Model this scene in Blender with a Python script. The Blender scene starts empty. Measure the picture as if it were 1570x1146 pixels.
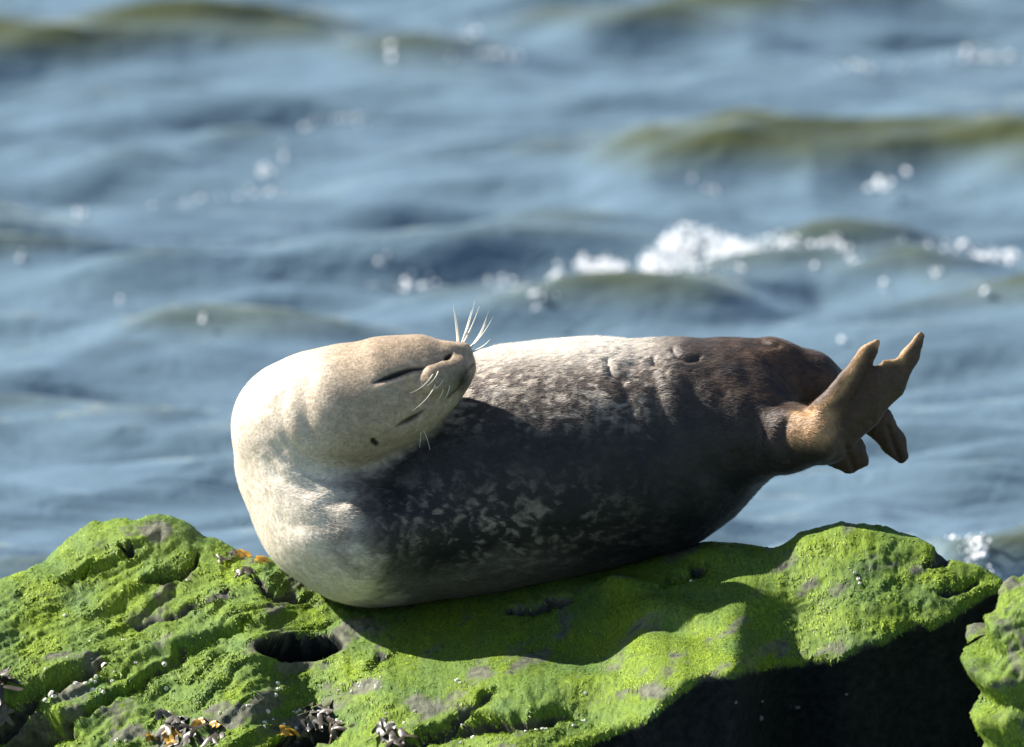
import bpy, math, random
import numpy as np
from mathutils import Vector

random.seed(7)
RNG = np.random.default_rng(7)
S = bpy.context.scene
COL = S.collection

# ------------------------------------------------------------------ camera, sky, sun, exposure
PITCH = math.radians(9.0)
CP, SP = math.cos(PITCH), math.sin(PITCH)
ZC = 0.85            # height of the aim point above the water (z = 0)
DIST = 20.0
PXM = 800.0          # photograph pixels per metre at the seal

cam_d = bpy.data.cameras.new('camera')
cam = bpy.data.objects.new('camera', cam_d)
COL.objects.link(cam)
cam.location = (0, -DIST * CP, ZC + DIST * SP)
cam.rotation_euler = (math.pi / 2 - PITCH, 0, 0)
cam_d.sensor_width = 36.0
cam_d.lens = 36.0 * DIST / (1570 / PXM)
cam_d.clip_end = 3000
cam_d.dof.use_dof = True
cam_d.dof.focus_distance = DIST - 0.12
cam_d.dof.aperture_fstop = 4.0
S.camera = cam

SUN = Vector((-0.76, 0.275, 0.60)).normalized()      # towards the sun: behind the seal, high, to the left
W = bpy.data.worlds.new('World')
S.world = W
W.use_nodes = True
nt = W.node_tree
sky = nt.nodes.new('ShaderNodeTexSky')
sky.sky_type = 'NISHITA'
sky.sun_disc = False
sky.sun_elevation = math.asin(SUN.z)
sky.sun_rotation = math.atan2(SUN.x, SUN.y)
sky.air_density = 1.0
sky.dust_density = 0.4
sky.ozone_density = 1.6
nt.links.new(sky.outputs[0], nt.nodes['Background'].inputs[0])
nt.nodes['Background'].inputs[1].default_value = 0.053
sd = bpy.data.lights.new('sun', 'SUN')
sd.energy = 5.0
sd.angle = math.radians(0.53)
sd.color = (1.0, 0.94, 0.85)
so = bpy.data.objects.new('sun', sd)
COL.objects.link(so)
so.location = (-6, 6, 9)
so.rotation_euler = (-SUN).to_track_quat('-Z', 'Y').to_euler()
S.view_settings.view_transform = 'Standard'
S.view_settings.look = 'None'
S.view_settings.exposure = 1.3
S.view_settings.gamma = 1.0
S.render.engine = 'CYCLES'
S.cycles.max_bounces = 6
S.cycles.use_denoising = True


# ------------------------------------------------------------------ helpers
def P(px, py, y):
    """design-sheet coordinates (px right, py down, 800 to the metre) at depth y -> world"""
    px, py, y = np.asarray(px, float), np.asarray(py, float), np.asarray(y, float)
    k = 1 + y * CP / DIST
    v = (573 - py) / PXM * k
    return np.stack([(px - 785) / PXM * k, y + 0 * px, ZC + (v - y * SP) / CP], -1)


def toPX(p):
    k = 1 + p[:, 1] * CP / DIST
    v = (p[:, 2] - ZC) * CP + p[:, 1] * SP
    return 785 + p[:, 0] / k * PXM, 573 - v / k * PXM


def onwater(px, py):
    """point of the still water surface (x, y) on that line of sight"""
    a = PITCH + math.atan((py - 573) / PXM / DIST)
    H = ZC + DIST * SP
    d = H / math.tan(a)
    r = H / math.sin(a)
    return (px - 785) / PXM / DIST * r, d - DIST * CP


def sst(a, b, x):
    t = np.clip((x - a) / (b - a), 0, 1)
    return t * t * (3 - 2 * t)


def _h(ix, iy, iz, seed):
    n = (ix * 374761393 + iy * 668265263 + iz * 2147483647 + seed * 974634151) & 0xFFFFFFFF
    n = ((n ^ (n >> 13)) * 1274126177) & 0xFFFFFFFF
    n = n ^ (n >> 16)
    return (n & 0xFFFFFF) / float(0xFFFFFF)


def vn(x, y, z=None, seed=0):
    x = np.asarray(x, float); y = np.asarray(y, float)
    flat = z is None
    z = np.zeros_like(x) if z is None else np.asarray(z, float)
    xi, yi, zi = (np.floor(q).astype(np.int64) for q in (x, y, z))
    fx, fy, fz = x - xi, y - yi, z - zi
    ux, uy, uz = (f * f * f * (f * (f * 6 - 15) + 10) for f in (fx, fy, fz))
    r = 0
    for dz in ((0,) if flat else (0, 1)):
        wz = uz if dz else 1 - uz
        for dy in (0, 1):
            wy = uy if dy else 1 - uy
            for dx in (0, 1):
                wx = ux if dx else 1 - ux
                r = r + wx * wy * wz * _h(xi + dx, yi + dy, zi + dz, seed)
    return r * 2 - 1


def fbm(x, y, z=None, o=4, seed=0, gain=0.5):
    r, a, f = 0, 1.0, 1.0
    for i in range(o):
        r = r + a * vn(x * f, y * f, None if z is None else z * f, seed + i * 17)
        a *= gain; f *= 2.03
    return r


def mesh_obj(name, V, F, mat, parent=None, smooth=True):
    me = bpy.data.meshes.new(name)
    V = np.asarray(V, np.float32)
    if isinstance(F, np.ndarray):
        n, k = F.shape
        me.vertices.add(len(V)); me.vertices.foreach_set('co', V.ravel())
        me.loops.add(n * k); me.loops.foreach_set('vertex_index', F.astype(np.int32).ravel())
        me.polygons.add(n)
        me.polygons.foreach_set('loop_start', np.arange(0, n * k, k, dtype=np.int32))
        me.polygons.foreach_set('loop_total', np.full(n, k, np.int32))
        me.update(calc_edges=True)
    else:
        me.from_pydata(V.tolist(), [], F)
    if smooth:
        me.polygons.foreach_set('use_smooth', np.ones(len(me.polygons), bool))
    if mat:
        me.materials.append(mat)
    o = bpy.data.objects.new(name, me)
    COL.objects.link(o)
    if parent:
        o.parent = parent
    return o


def set_col(o, name, C):
    a = o.data.color_attributes.new(name, 'FLOAT_COLOR', 'POINT')
    C = np.asarray(C, np.float32)
    if C.shape[1] == 3:
        C = np.concatenate([C, np.ones((len(C), 1), np.float32)], 1)
    a.data.foreach_set('color', C.ravel())


def tag(o, label=None, cat=None, group=None, kind=None):
    if label: o['label'] = label
    if cat: o['category'] = cat
    if group: o['group'] = group
    if kind: o['kind'] = kind
    return o


def empty(name, loc):
    o = bpy.data.objects.new(name, None)
    o.empty_display_size = 0.05
    COL.objects.link(o)
    o.location = loc
    return o


def grid_faces(nr, nc):
    i = np.arange(nr * nc).reshape(nr, nc)
    return np.stack([i[:-1, :-1], i[1:, :-1], i[1:, 1:], i[:-1, 1:]], -1).reshape(-1, 4)


def mat(name):
    m = bpy.data.materials.new(name)
    m.use_nodes = True
    n = m.node_tree.nodes
    return m, n, m.node_tree.links, n['Principled BSDF']


def N(n, t, **kw):
    x = n.new(t)
    for k, v in kw.items():
        if k in ('inp',):
            for kk, vv in v.items():
                x.inputs[kk].default_value = vv
        else:
            setattr(x, k, v)
    return x


def poly_dist(px, py, pts):
    """distance to a polyline, signed side (>0 below), and parameter along it"""
    best = np.full(px.shape, 1e9); side = np.zeros(px.shape); par = np.zeros(px.shape)
    n = len(pts) - 1
    for i in range(n):
        ax, ay = pts[i][:2]; bx, by = pts[i + 1][:2]
        dx, dy = bx - ax, by - ay
        L2 = dx * dx + dy * dy
        t = np.clip(((px - ax) * dx + (py - ay) * dy) / L2, 0, 1)
        qx, qy = px - ax - t * dx, py - ay - t * dy
        d = np.hypot(qx, qy)
        m = d < best
        best = np.where(m, d, best)
        side = np.where(m, np.sign(dx * qy - dy * qx), side)
        par = np.where(m, (i + t) / n, par)
    return best, side, par


# ------------------------------------------------------------------ sea
def axis(dense0, dense1, step, lo, hi, g=1.12):
    a = list(np.arange(dense0, dense1, step))
    s, x = step, a[-1]
    while x < hi:
        s *= g; x += s; a.append(x)
    s, x = step, a[0]; b = []
    while x > lo:
        s *= g; x -= s; b.append(x)
    return np.array(b[::-1] + a)


def bump_ridge(X, Y, pts, A, wf, wb, endw=0.25):
    """wave whose crest foot follows screen points pts; steep towards the camera (wf), gentle behind (wb)"""
    q = np.array([onwater(*p) for p in pts])
    yc = np.interp(X, q[:, 0], q[:, 1])
    amp = np.interp(X, q[:, 0], np.asarray(A, float) if np.ndim(A) else np.full(len(pts), A))
    amp = amp * sst(q[0, 0] - endw, q[0, 0] + endw * .4, X) * (1 - sst(q[-1, 0] - endw * .4, q[-1, 0] + endw, X))
    d = Y - yc
    return amp * np.where(d < 0, np.exp(-(d / wf) ** 2), np.exp(-(d / wb) ** 2))


def sea_height(X, Y, fade):
    rng = np.random.default_rng(11)
    H = np.zeros_like(X)
    for k in range(36):
        lam = 0.24 * (1.9 / 0.24) ** rng.random()
        th = math.radians(rng.normal(-78, 21))
        kx, ky = math.cos(th) * 2 * math.pi / lam, math.sin(th) * 2 * math.pi / lam
        ph = rng.random() * 6.283
        a = 0.0108 * lam ** 0.60
        mod = 0.6 + 0.8 * (vn(X / (lam * 2.2) + k * 7.1, Y / (lam * 2.2), seed=k) * .5 + .5)
        w = X * kx + Y * ky + ph + 0.9 * vn(X / lam * .6 + 3.3 * k, Y / lam * .6, seed=50 + k)
        sh = 1 - 2 * np.abs(np.sin(w / 2)) ** 1.25
        f = np.clip(1.4 - fade * 3.2 / lam, 0, 1)
        H += a * mod * sh * f
    wob = 0.13 * vn(X * 1.3, Y * .8, seed=91) + .05 * vn(X * 4.1, Y * 2, seed=92)
    Yw = Y + wob
    H += bump_ridge(X, Yw, [(880, 292), (1000, 272), (1130, 262), (1240, 262), (1330, 250), (1430, 240), (1540, 242), (1660, 250)],
                    [.05, .13, .155, .15, .135, .145, .16, .14], .42, .7)
    H += bump_ridge(X, Yw, [(560, 470), (800, 478), (960, 470), (1080, 455), (1250, 425), (1400, 432), (1570, 452), (1750, 470)],
                    [.02, .05, .08, .10, .10, .13, .12, .10], .30, .55)
    H += bump_ridge(X, Yw, [(-150, 560), (60, 548), (250, 520), (420, 512), (560, 520)], [.04, .055, .06, .055, .02], .15, .35)
    H += bump_ridge(X, Yw, [(-150, 75), (120, 70), (300, 62), (480, 70), (640, 92), (780, 110)], [.11, .12, .12, .11, .08, .05], .38, .7)
    H += bump_ridge(X, Yw, [(700, 30), (900, 40), (1150, 42), (1400, 30)], [.02, .08, .09, .03], .3, .6)
    H += bump_ridge(X, Yw, [(-150, 372), (0, 366), (120, 372), (300, 384)], [.08, .08, .06, .02], .2, .4)
    H += bump_ridge(X, Yw, [(-100, 665), (60, 655), (180, 660), (330, 640)], [.03, .035, .03, .02], .12, .3)
    H += bump_ridge(X, Yw, [(1330, 760), (1450, 850), (1600, 848), (1700, 850)], [.01, .06, .09, .07], .13, .3)
    H += bump_ridge(X, Yw, [(1050, 800), (1180, 838), (1300, 838), (1400, 830)], [.01, .05, .05, .02], .1, .25)
    return H


gx = axis(-2.3, 2.3, 0.022, -700, 700)
gy = axis(1.2, 17.0, 0.036, -60, 1500)
GX, GY = np.meshgrid(gx, gy)
sx = np.gradient(gx); sy = np.gradient(gy)
FADE = np.maximum(sx[None, :] / 1.0, sy[:, None] / 1.0)
GH = sea_height(GX, GY, FADE)
GH *= np.clip(1.3 - FADE * .25, 0, 1)

m_sea, n, l, b = mat('sea_water')
b.inputs['Roughness'].default_value = 0.05
b.inputs['IOR'].default_value = 1.36
b.inputs['Specular IOR Level'].default_value = .6
tc = N(n, 'ShaderNodeNewGeometry')
mp = N(n, 'ShaderNodeMapping'); mp.inputs['Scale'].default_value = (2.6, 6.0, 5.0)
mp.inputs['Rotation'].default_value = (0, 0, math.radians(18))
l.new(tc.outputs['Position'], mp.inputs[0])
nz = N(n, 'ShaderNodeTexNoise', inp={'Scale': 1.6, 'Detail': 4.0, 'Roughness': .55, 'Distortion': .5})
l.new(mp.outputs[0], nz.inputs['Vector'])
bp = N(n, 'ShaderNodeBump', inp={'Strength': 0.5, 'Distance': 0.05})
l.new(nz.outputs[0], bp.inputs['Height'])
l.new(bp.outputs[0], b.inputs['Normal'])
# light through thin crests painted olive; troughs have sky blue painted in
sp = N(n, 'ShaderNodeSeparateXYZ'); l.new(tc.outputs['Position'], sp.inputs[0])
nz2 = N(n, 'ShaderNodeTexNoise', inp={'Scale': 1.1, 'Detail': 3.0})
l.new(tc.outputs['Position'], nz2.inputs['Vector'])
zz = N(n, 'ShaderNodeMath', operation='MULTIPLY_ADD'); l.new(nz2.outputs[0], zz.inputs[0]); zz.inputs[1].default_value = .10; l.new(sp.outputs[2], zz.inputs[2])
cr = N(n, 'ShaderNodeValToRGB')
cr.color_ramp.elements[0].color = (0.116, 0.178, 0.226, 1); cr.color_ramp.elements[0].position = .045
cr.color_ramp.elements[1].color = (0.068, 0.080, 0.036, 1); cr.color_ramp.elements[1].position = .125
l.new(zz.outputs[0], cr.inputs[0]); l.new(cr.outputs[0], b.inputs['Base Color'])
sea = mesh_obj('sea', np.stack([GX, GY, GH], -1).reshape(-1, 3), grid_faces(len(gy), len(gx)), m_sea)
tag(sea, 'choppy blue and olive sea behind the rock', 'sea', kind='structure')


def sea_z(x, y):
    j = np.clip(np.searchsorted(gx, x), 1, len(gx) - 1)
    i = np.clip(np.searchsorted(gy, y), 1, len(gy) - 1)
    return GH[i, j]


# ------------------------------------------------------------------ boulder
RIDGE = [(-420, 960), (-200, 945), (-60, 915), (0, 892), (60, 868), (110, 838), (150, 812), (190, 797), (240, 792), (275, 800), (305, 822),
         (345, 838), (385, 852), (430, 858), (520, 868), (640, 872), (760, 862), (880, 852), (1000, 850), (1040, 843), (1090, 832),
         (1140, 836), (1190, 842), (1230, 822), (1290, 811), (1350, 817), (1420, 833), (1470, 862), (1510, 874), (1540, 892),
         (1570, 935), (1620, 980), (1700, 1040), (1850, 1120)]
EDGE = [(-420, 1500), (560, 1500), (640, 1300), (760, 1200), (855, 1148), (920, 1122), (1000, 1092), (1035, 1058), (1080, 1030), (1150, 1018), (1210, 1008),
        (1260, 1004), (1310, 992), (1350, 975), (1390, 955), (1440, 945), (1480, 928), (1515, 905), (1545, 893), (1850, 893)]
CONTACT = [(-420, 985), (0, 940), (250, 900), (400, 882), (470, 905), (540, 917), (620, 919), (700, 905), (780, 888), (850, 873), (950, 860), (1010, 852),
           (1100, 850), (1300, 850), (1540, 905), (1850, 1125)]
Y_AT = [(-420, .18), (0, .14), (250, .12), (420, .06), (620, .05), (850, .06), (970, .05), (1040, -.03), (1100, -.12), (1200, -.25), (1300, -.33), (1450, -.38), (1540, -.40), (1850, -.3)]


def interp(tab, x):
    t = np.array(tab, float)
    return np.interp(x, t[:, 0], t[:, 1])


def smooth1(a, k):
    w = np.hanning(k * 2 + 3); w /= w.sum()
    return np.convolve(np.pad(a, k + 1, mode='edge'), w, 'valid')


cpx = np.arange(-420, 1850, 2.5)
NC = len(cpx)
ridge = smooth1(interp(RIDGE, cpx), 5) + 1.6 * fbm(cpx / 26, cpx * 0, o=3, seed=3)
edge = smooth1(interp(EDGE, cpx), 7) + 3 * fbm(cpx / 40, cpx * 0 + 9, o=3, seed=5)
contact = smooth1(interp(CONTACT, cpx), 6)
yat = smooth1(interp(Y_AT, cpx), 16)
NR = 250
u = np.linspace(0, 1, NR)[:, None]
RPY = ridge[None, :] + (1350 - ridge[None, :]) * u          # rows
RPX = np.repeat(cpx[None, :], NR, 0)
below = RPY - ridge[None, :]
dE = RPY - edge[None, :]

alpha = 31 + 6 * fbm(RPX / 170, RPY / 120, seed=21, o=3)
ledge = sst(430, 600, RPX) * (1 - sst(1120, 1230, RPX)) * (1 - sst(1010, 1110, RPY))
alpha = alpha * (1 - ledge) + (13 + 3 * fbm(RPX / 130, RPY / 60, seed=22, o=2)) * ledge
lefthump = np.exp(-((RPX - 225) / 95) ** 2) * np.exp(-((RPY - 850) / 40) ** 2)
alpha += 15 * lefthump
rightm = sst(1130, 1240, RPX) * (1 - sst(1480, 1560, RPX)) * (1 - sst(930, 1000, RPY))
alpha += 7 * rightm
front = sst(-6, 26, dE)
alpha = alpha * (1 - front) + 93 * front
rim = np.exp(-below / (16.0 - 9 * sst(1130, 1230, RPX)))
alpha = alpha * (1 - rim) + (-3 + 13 * sst(1110, 1220, RPX)) * rim
g = 1.0 / (PXM * (np.tan(np.radians(np.clip(alpha, -3.5, 88))) * CP + SP))
g = np.where(alpha > 88, 0.00004 - 0.00026 * (alpha - 88) / 5, g)
g = g - .0021 * np.exp(-np.clip(dE, 0, 1e4) / 45) * front * sst(600, 800, RPX)
dpy = (1350 - ridge) / (NR - 1)
cum = np.concatenate([np.zeros((1, NC)), np.cumsum(0.5 * (g[1:] + g[:-1]) * dpy[None, :], 0)], 0)
idx = np.clip(((contact - ridge) / dpy).astype(int), 0, NR - 1)
RY = yat[None, :] - (cum - cum[idx, np.arange(NC)][None, :])
# smooth sideways so that columns agree
for _ in range(14):
    RY[:, 1:-1] = .25 * RY[:, :-2] + .5 * RY[:, 1:-1] + .25 * RY[:, 2:]
RP = P(RPX, RPY, RY)

# direction in which relief is pushed (rough outward normal of the smooth form)
def grid_normals(Q):
    du = np.gradient(Q, axis=1); dv = np.gradient(Q, axis=0)
    nn = np.cross(du, dv)
    nn /= np.linalg.norm(nn, axis=-1, keepdims=True) + 1e-12
    nn[nn[..., 1] > .6] *= 1
    return nn


RN = grid_normals(RP)
if RN[NR // 2, NC // 4, 2] < 0:
    RN = -RN

# bedding runs from lower left to upper right
ca, sa = math.cos(math.radians(28)), math.sin(math.radians(28))
AL = RPX * ca - RPY * sa
AC = RPX * sa + RPY * ca
warp = 14 * fbm(RPX / 120, RPY / 120, seed=31, o=3)
lit = 1 - front
strata = fbm(AL / 130, (AC + warp) / 17, seed=33, o=4, gain=.55)
lump = fbm(RPX / 48, RPY / 30, seed=35, o=4)
fine = fbm(RPX / 11, RPY / 15, seed=36, o=3, gain=.6)
calm = 1 - .75 * ledge * sst(560, 640, RPX)
leftw = 1 - sst(420, 620, RPX)
disp = (0.0058 * strata * (0.25 + .75 * leftw) + 0.0036 * lump + 0.0019 * fine) * calm * (1 - .85 * front)
disp += -0.006 * np.abs(fbm(AL / 260, (AC + warp) / 30, seed=39, o=2)) * leftw
# bedding planes stand as low steps, each lower lip undercut
ph = (AC + 1.6 * warp) / 44 + .35 * vn(AL / 150, AC / 90, seed=44)
saw = ph - np.floor(ph)
saw = np.where(saw < .9, saw / .9, 1 - sst(.9, 1.0, saw))
disp += .011 * (saw - .5) * leftw * sst(-.3, .35, vn(AL / 120, AC / 40, seed=45)) * sst(30, 80, below)
# cracks: (points, depth m, half width px, upper lip overhang)
CRACKS = [
    ([(-120, 1130), (-10, 1098), (40, 1068), (85, 1046), (160, 1016)], .060, 11),
    ([(-140, 1190), (-20, 1135), (50, 1112), (95, 1118)], .11, 26),
    ([(70, 1112), (120, 1090), (170, 1066), (215, 1050)], .05, 8),
    ([(165, 1062), (220, 1040), (262, 1012), (300, 985), (345, 965), (385, 950)], .045, 9),
    ([(85, 898), (112, 880), (142, 862)], .035, 6),
    ([(215, 892), (250, 882), (280, 872), (305, 850)], .035, 6),
    ([(180, 838), (195, 848), (205, 836)], .018, 6),
    ([(205, 960), (260, 942), (300, 925), (350, 905)], .012, 8),
    ([(640, 1128), (690, 1105), (745, 1068), (765, 1054)], .022, 5),
    ([(560, 1028), (585, 1006), (605, 1000)], .012, 5),
    ([(600, 1150), (680, 1122), (740, 1108), (820, 1106), (880, 1098)], .040, 12),
    ([(385, 885), (410, 905), (470, 915)], .02, 8),
    ([(1005, 905), (1040, 886), (1065, 878), (1080, 870)], .028, 7),
    ([(780, 938), (830, 930), (870, 918)], .020, 9),
    ([(1420, 872), (1450, 850), (1460, 842)], .02, 9),
    ([(1500, 890), (1470, 905), (1440, 915)], .014, 6),
    ([(420, 1146), (470, 1128), (515, 1120)], .05, 12),
]
crackmask = np.zeros_like(RPX)
for pts, dep, hw in CRACKS:
    d, sd_, t = poly_dist(RPX + 5 * fbm(RPX / 22, RPY / 22, seed=61, o=2), RPY + 5 * fbm(RPX / 18, RPY / 18, seed=62, o=2), pts)
    w = .72 * hw * (0.45 + .7 * np.sin(np.clip(t, 0, 1) * math.pi))
    f = 1 / (1 + (d / w) ** 4)
    disp -= 1.25 * dep * f
    disp += 0.14 * dep * np.exp(-(d / (w * 3)) ** 2) * (sd_ < 0)
    crackmask = np.maximum(crackmask, f)
# tide pool hole worn into the slope
hx, hy = RPX - 458 - 2 * fbm(RPX / 30, RPY / 30, seed=71, o=2), RPY - 997 + .03 * (RPX - 458) - 1.0 * fbm(RPX / 30, RPY / 30, seed=72, o=2)
hr = np.sqrt((hx / 66) ** 2 + (hy / 21) ** 2)
hole = 1 - sst(.84, 1.02, hr)
holem = 1 - sst(.98, 1.10, hr)
disp = disp * (1 - .8 * np.exp(-(hr / 1.35) ** 4))
disp -= .17 * hole
disp += .008 * np.exp(-((hr - 1.2) / .25) ** 2)
# humps that catch the light in front of the seal
for (bx, by, wx, wy, amp) in [(955, 905, 45, 14, .030), (1020, 945, 60, 26, .030), (985, 1010, 60, 40, .02), (900, 1060, 80, 20, .018),
                              (545, 968, 35, 16, .014), (1095, 852, 50, 16, .016), (1040, 968, 36, 14, -.02), (870, 985, 80, 35, -.018)]:
    disp += amp * np.exp(-((RPX - bx) / wx) ** 2 - ((RPY - by) / wy) ** 2)
keep = sst(0, 24, below)
RP = RP + RN * (disp * (0.45 + .55 * keep))[..., None]

# moss cover: thick on the sunlit slopes, bare on the undercut face, in cracks and on worn patches
barep = fbm(AL / 60, AC / 26, seed=81, o=4)
worn = np.zeros_like(RPX)
for (bx, by, rx, ry) in [(255, 810, 45, 22), (330, 905, 40, 14), (440, 880, 50, 20), (545, 965, 30, 16), (455, 1022, 60, 8), (395, 998, 20, 14), (520, 1000, 26, 20),
                         (610, 1075, 60, 14), (560, 1050, 60, 16), (740, 1035, 24, 10), (1040, 845, 40, 10), (960, 898, 16, 6), (1010, 920, 16, 6), (1010, 1070, 22, 14),
                         (350, 1085, 120, 20), (420, 1110, 90, 22), (230, 1125, 60, 14), (60, 1010, 70, 10), (100, 1058, 30, 14), (655, 1085, 30, 10)]:
    worn = np.maximum(worn, np.exp(-((RPX - bx) / rx) ** 2 - ((RPY - by) / ry) ** 2))
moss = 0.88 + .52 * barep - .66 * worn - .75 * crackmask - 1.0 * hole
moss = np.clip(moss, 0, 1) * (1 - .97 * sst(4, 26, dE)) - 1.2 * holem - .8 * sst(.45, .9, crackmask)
huev = np.clip(fbm(RPX / 60, RPY / 38, seed=83, o=4) * .42 + .6, 0, 1)

# ends of the boulder outside the picture sink into the sea
sink = .9 * (sst(-90, -420, RPX) + sst(1640, 1850, RPX))
RP[..., 2] -= sink
# back of the boulder and its foot
NB = 46
s = (np.linspace(1, 0, NB, endpoint=False) ** 1.5)[:, None] * 1.1
top = RP[0]
back = np.stack([top[None, :, 0] + 0 * s, top[None, :, 1] + s, top[None, :, 2] - .10 * s - 1.1 * s * s], -1)
bx_, by_ = back[..., 0], back[..., 1]
back[..., 2] += (.03 * fbm(bx_ * 7, by_ * 7, seed=41, o=4)) * sst(0.0, .15, s)
foot = RP[-1:].copy(); foot[..., 2] = -.6; foot[..., 1] -= .1
RALL = np.concatenate([back, RP, foot], 0)
nrall = RALL.shape[0]
pad = lambda A: np.concatenate([np.repeat(A[:1], NB, 0), A, A[-1:]], 0)
mossA, hueA = pad(moss), pad(huev)

m_rock, n, l, b = mat('algae_rock')
at = N(n, 'ShaderNodeVertexColor', layer_name='cover')
sep = N(n, 'ShaderNodeSeparateColor'); l.new(at.outputs[0], sep.inputs[0])
geo = N(n, 'ShaderNodeNewGeometry')
n1 = N(n, 'ShaderNodeTexNoise', inp={'Scale': 55.0, 'Detail': 6.0, 'Roughness': .65}); l.new(geo.outputs['Position'], n1.inputs['Vector'])
mpn = N(n, 'ShaderNodeMapping'); mpn.inputs['Scale'].default_value = (190, 70, 70); l.new(geo.outputs['Position'], mpn.inputs[0])
n2 = N(n, 'ShaderNodeTexNoise', inp={'Scale': 1.0, 'Detail': 5.0, 'Roughness': .7, 'Distortion': .6}); l.new(mpn.outputs[0], n2.inputs['Vector'])
rk = N(n, 'ShaderNodeValToRGB'); rk.color_ramp.elements[0].color = (.045, .05, .036, 1); rk.color_ramp.elements[1].color = (.21, .215, .15, 1)
rk.color_ramp.elements[0].position = .3; rk.color_ramp.elements[1].position = .75
l.new(n1.outputs[0], rk.inputs[0])
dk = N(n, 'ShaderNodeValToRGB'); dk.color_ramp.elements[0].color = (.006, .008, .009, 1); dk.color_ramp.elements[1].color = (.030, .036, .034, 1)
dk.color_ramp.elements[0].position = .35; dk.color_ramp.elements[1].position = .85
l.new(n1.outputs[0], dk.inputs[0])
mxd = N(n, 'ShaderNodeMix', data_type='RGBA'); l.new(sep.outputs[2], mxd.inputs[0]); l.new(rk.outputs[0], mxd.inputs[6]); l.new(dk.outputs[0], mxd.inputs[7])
gr = N(n, 'ShaderNodeValToRGB')
gr.color_ramp.elements[0].color = (.045, .085, .010, 1); gr.color_ramp.elements[0].position = .28
gr.color_ramp.elements[1].color = (.220, .315, .022, 1); gr.color_ramp.elements[1].position = .72
l.new(n2.outputs[0], gr.inputs[0])
gr2 = N(n, 'ShaderNodeValToRGB')
gr2.color_ramp.elements[0].color = (.035, .075, .022, 1); gr2.color_ramp.elements[0].position = .28
gr2.color_ramp.elements[1].color = (.130, .215, .055, 1); gr2.color_ramp.elements[1].position = .72
l.new(n2.outputs[0], gr2.inputs[0])
mg = N(n, 'ShaderNodeMix', data_type='RGBA'); l.new(sep.outputs[1], mg.inputs[0]); l.new(gr2.outputs[0], mg.inputs[6]); l.new(gr.outputs[0], mg.inputs[7])
# mask broken up by noise
ad = N(n, 'ShaderNodeMath', operation='MULTIPLY_ADD'); l.new(n1.outputs[0], ad.inputs[0]); ad.inputs[1].default_value = 1.3; ad.inputs[2].default_value = -.65
ad2 = N(n, 'ShaderNodeMath', operation='ADD'); l.new(ad.outputs[0], ad2.inputs[0]); l.new(sep.outputs[0], ad2.inputs[1])
mr = N(n, 'ShaderNodeMapRange', inp={'From Min': .25, 'From Max': .6}); l.new(ad2.outputs[0], mr.inputs[0])
mx = N(n, 'ShaderNodeMix', data_type='RGBA'); l.new(mr.outputs[0], mx.inputs[0]); l.new(mxd.outputs[2], mx.inputs[6]); l.new(mg.outputs[2], mx.inputs[7])
l.new(mx.outputs[2], b.inputs['Base Color'])
b.inputs['Roughness'].default_value = .7
b.inputs['Specular IOR Level'].default_value = .15
bp1 = N(n, 'ShaderNodeBump', inp={'Strength': .55, 'Distance': .005}); l.new(n2.outputs[0], bp1.inputs['Height'])
bp2 = N(n, 'ShaderNodeBump', inp={'Strength': .45, 'Distance': .004}); l.new(n1.outputs[0], bp2.inputs['Height']); l.new(bp1.outputs[0], bp2.inputs['Normal'])
l.new(bp2.outputs[0], b.inputs['Normal'])

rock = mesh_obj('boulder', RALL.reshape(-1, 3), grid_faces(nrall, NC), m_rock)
darkA = pad(np.clip(sst(0, 22, dE) + holem + .75 * crackmask, 0, 1))  # bare dark face, plus shade painted into the hole and cracks
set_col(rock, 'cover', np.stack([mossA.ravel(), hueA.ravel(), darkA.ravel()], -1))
tag(rock, 'broad green algae covered boulder with the seal lying on it', 'rock')

# filaments of algae hanging down the slope
m_alg, n, l, b = mat('algae_filament')
at = N(n, 'ShaderNodeVertexColor', layer_name='tint')
l.new(at.outputs[0], b.inputs['Base Color'])
b.inputs['Roughness'].default_value = .55
b.inputs['Specular IOR Level'].default_value = .18


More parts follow.
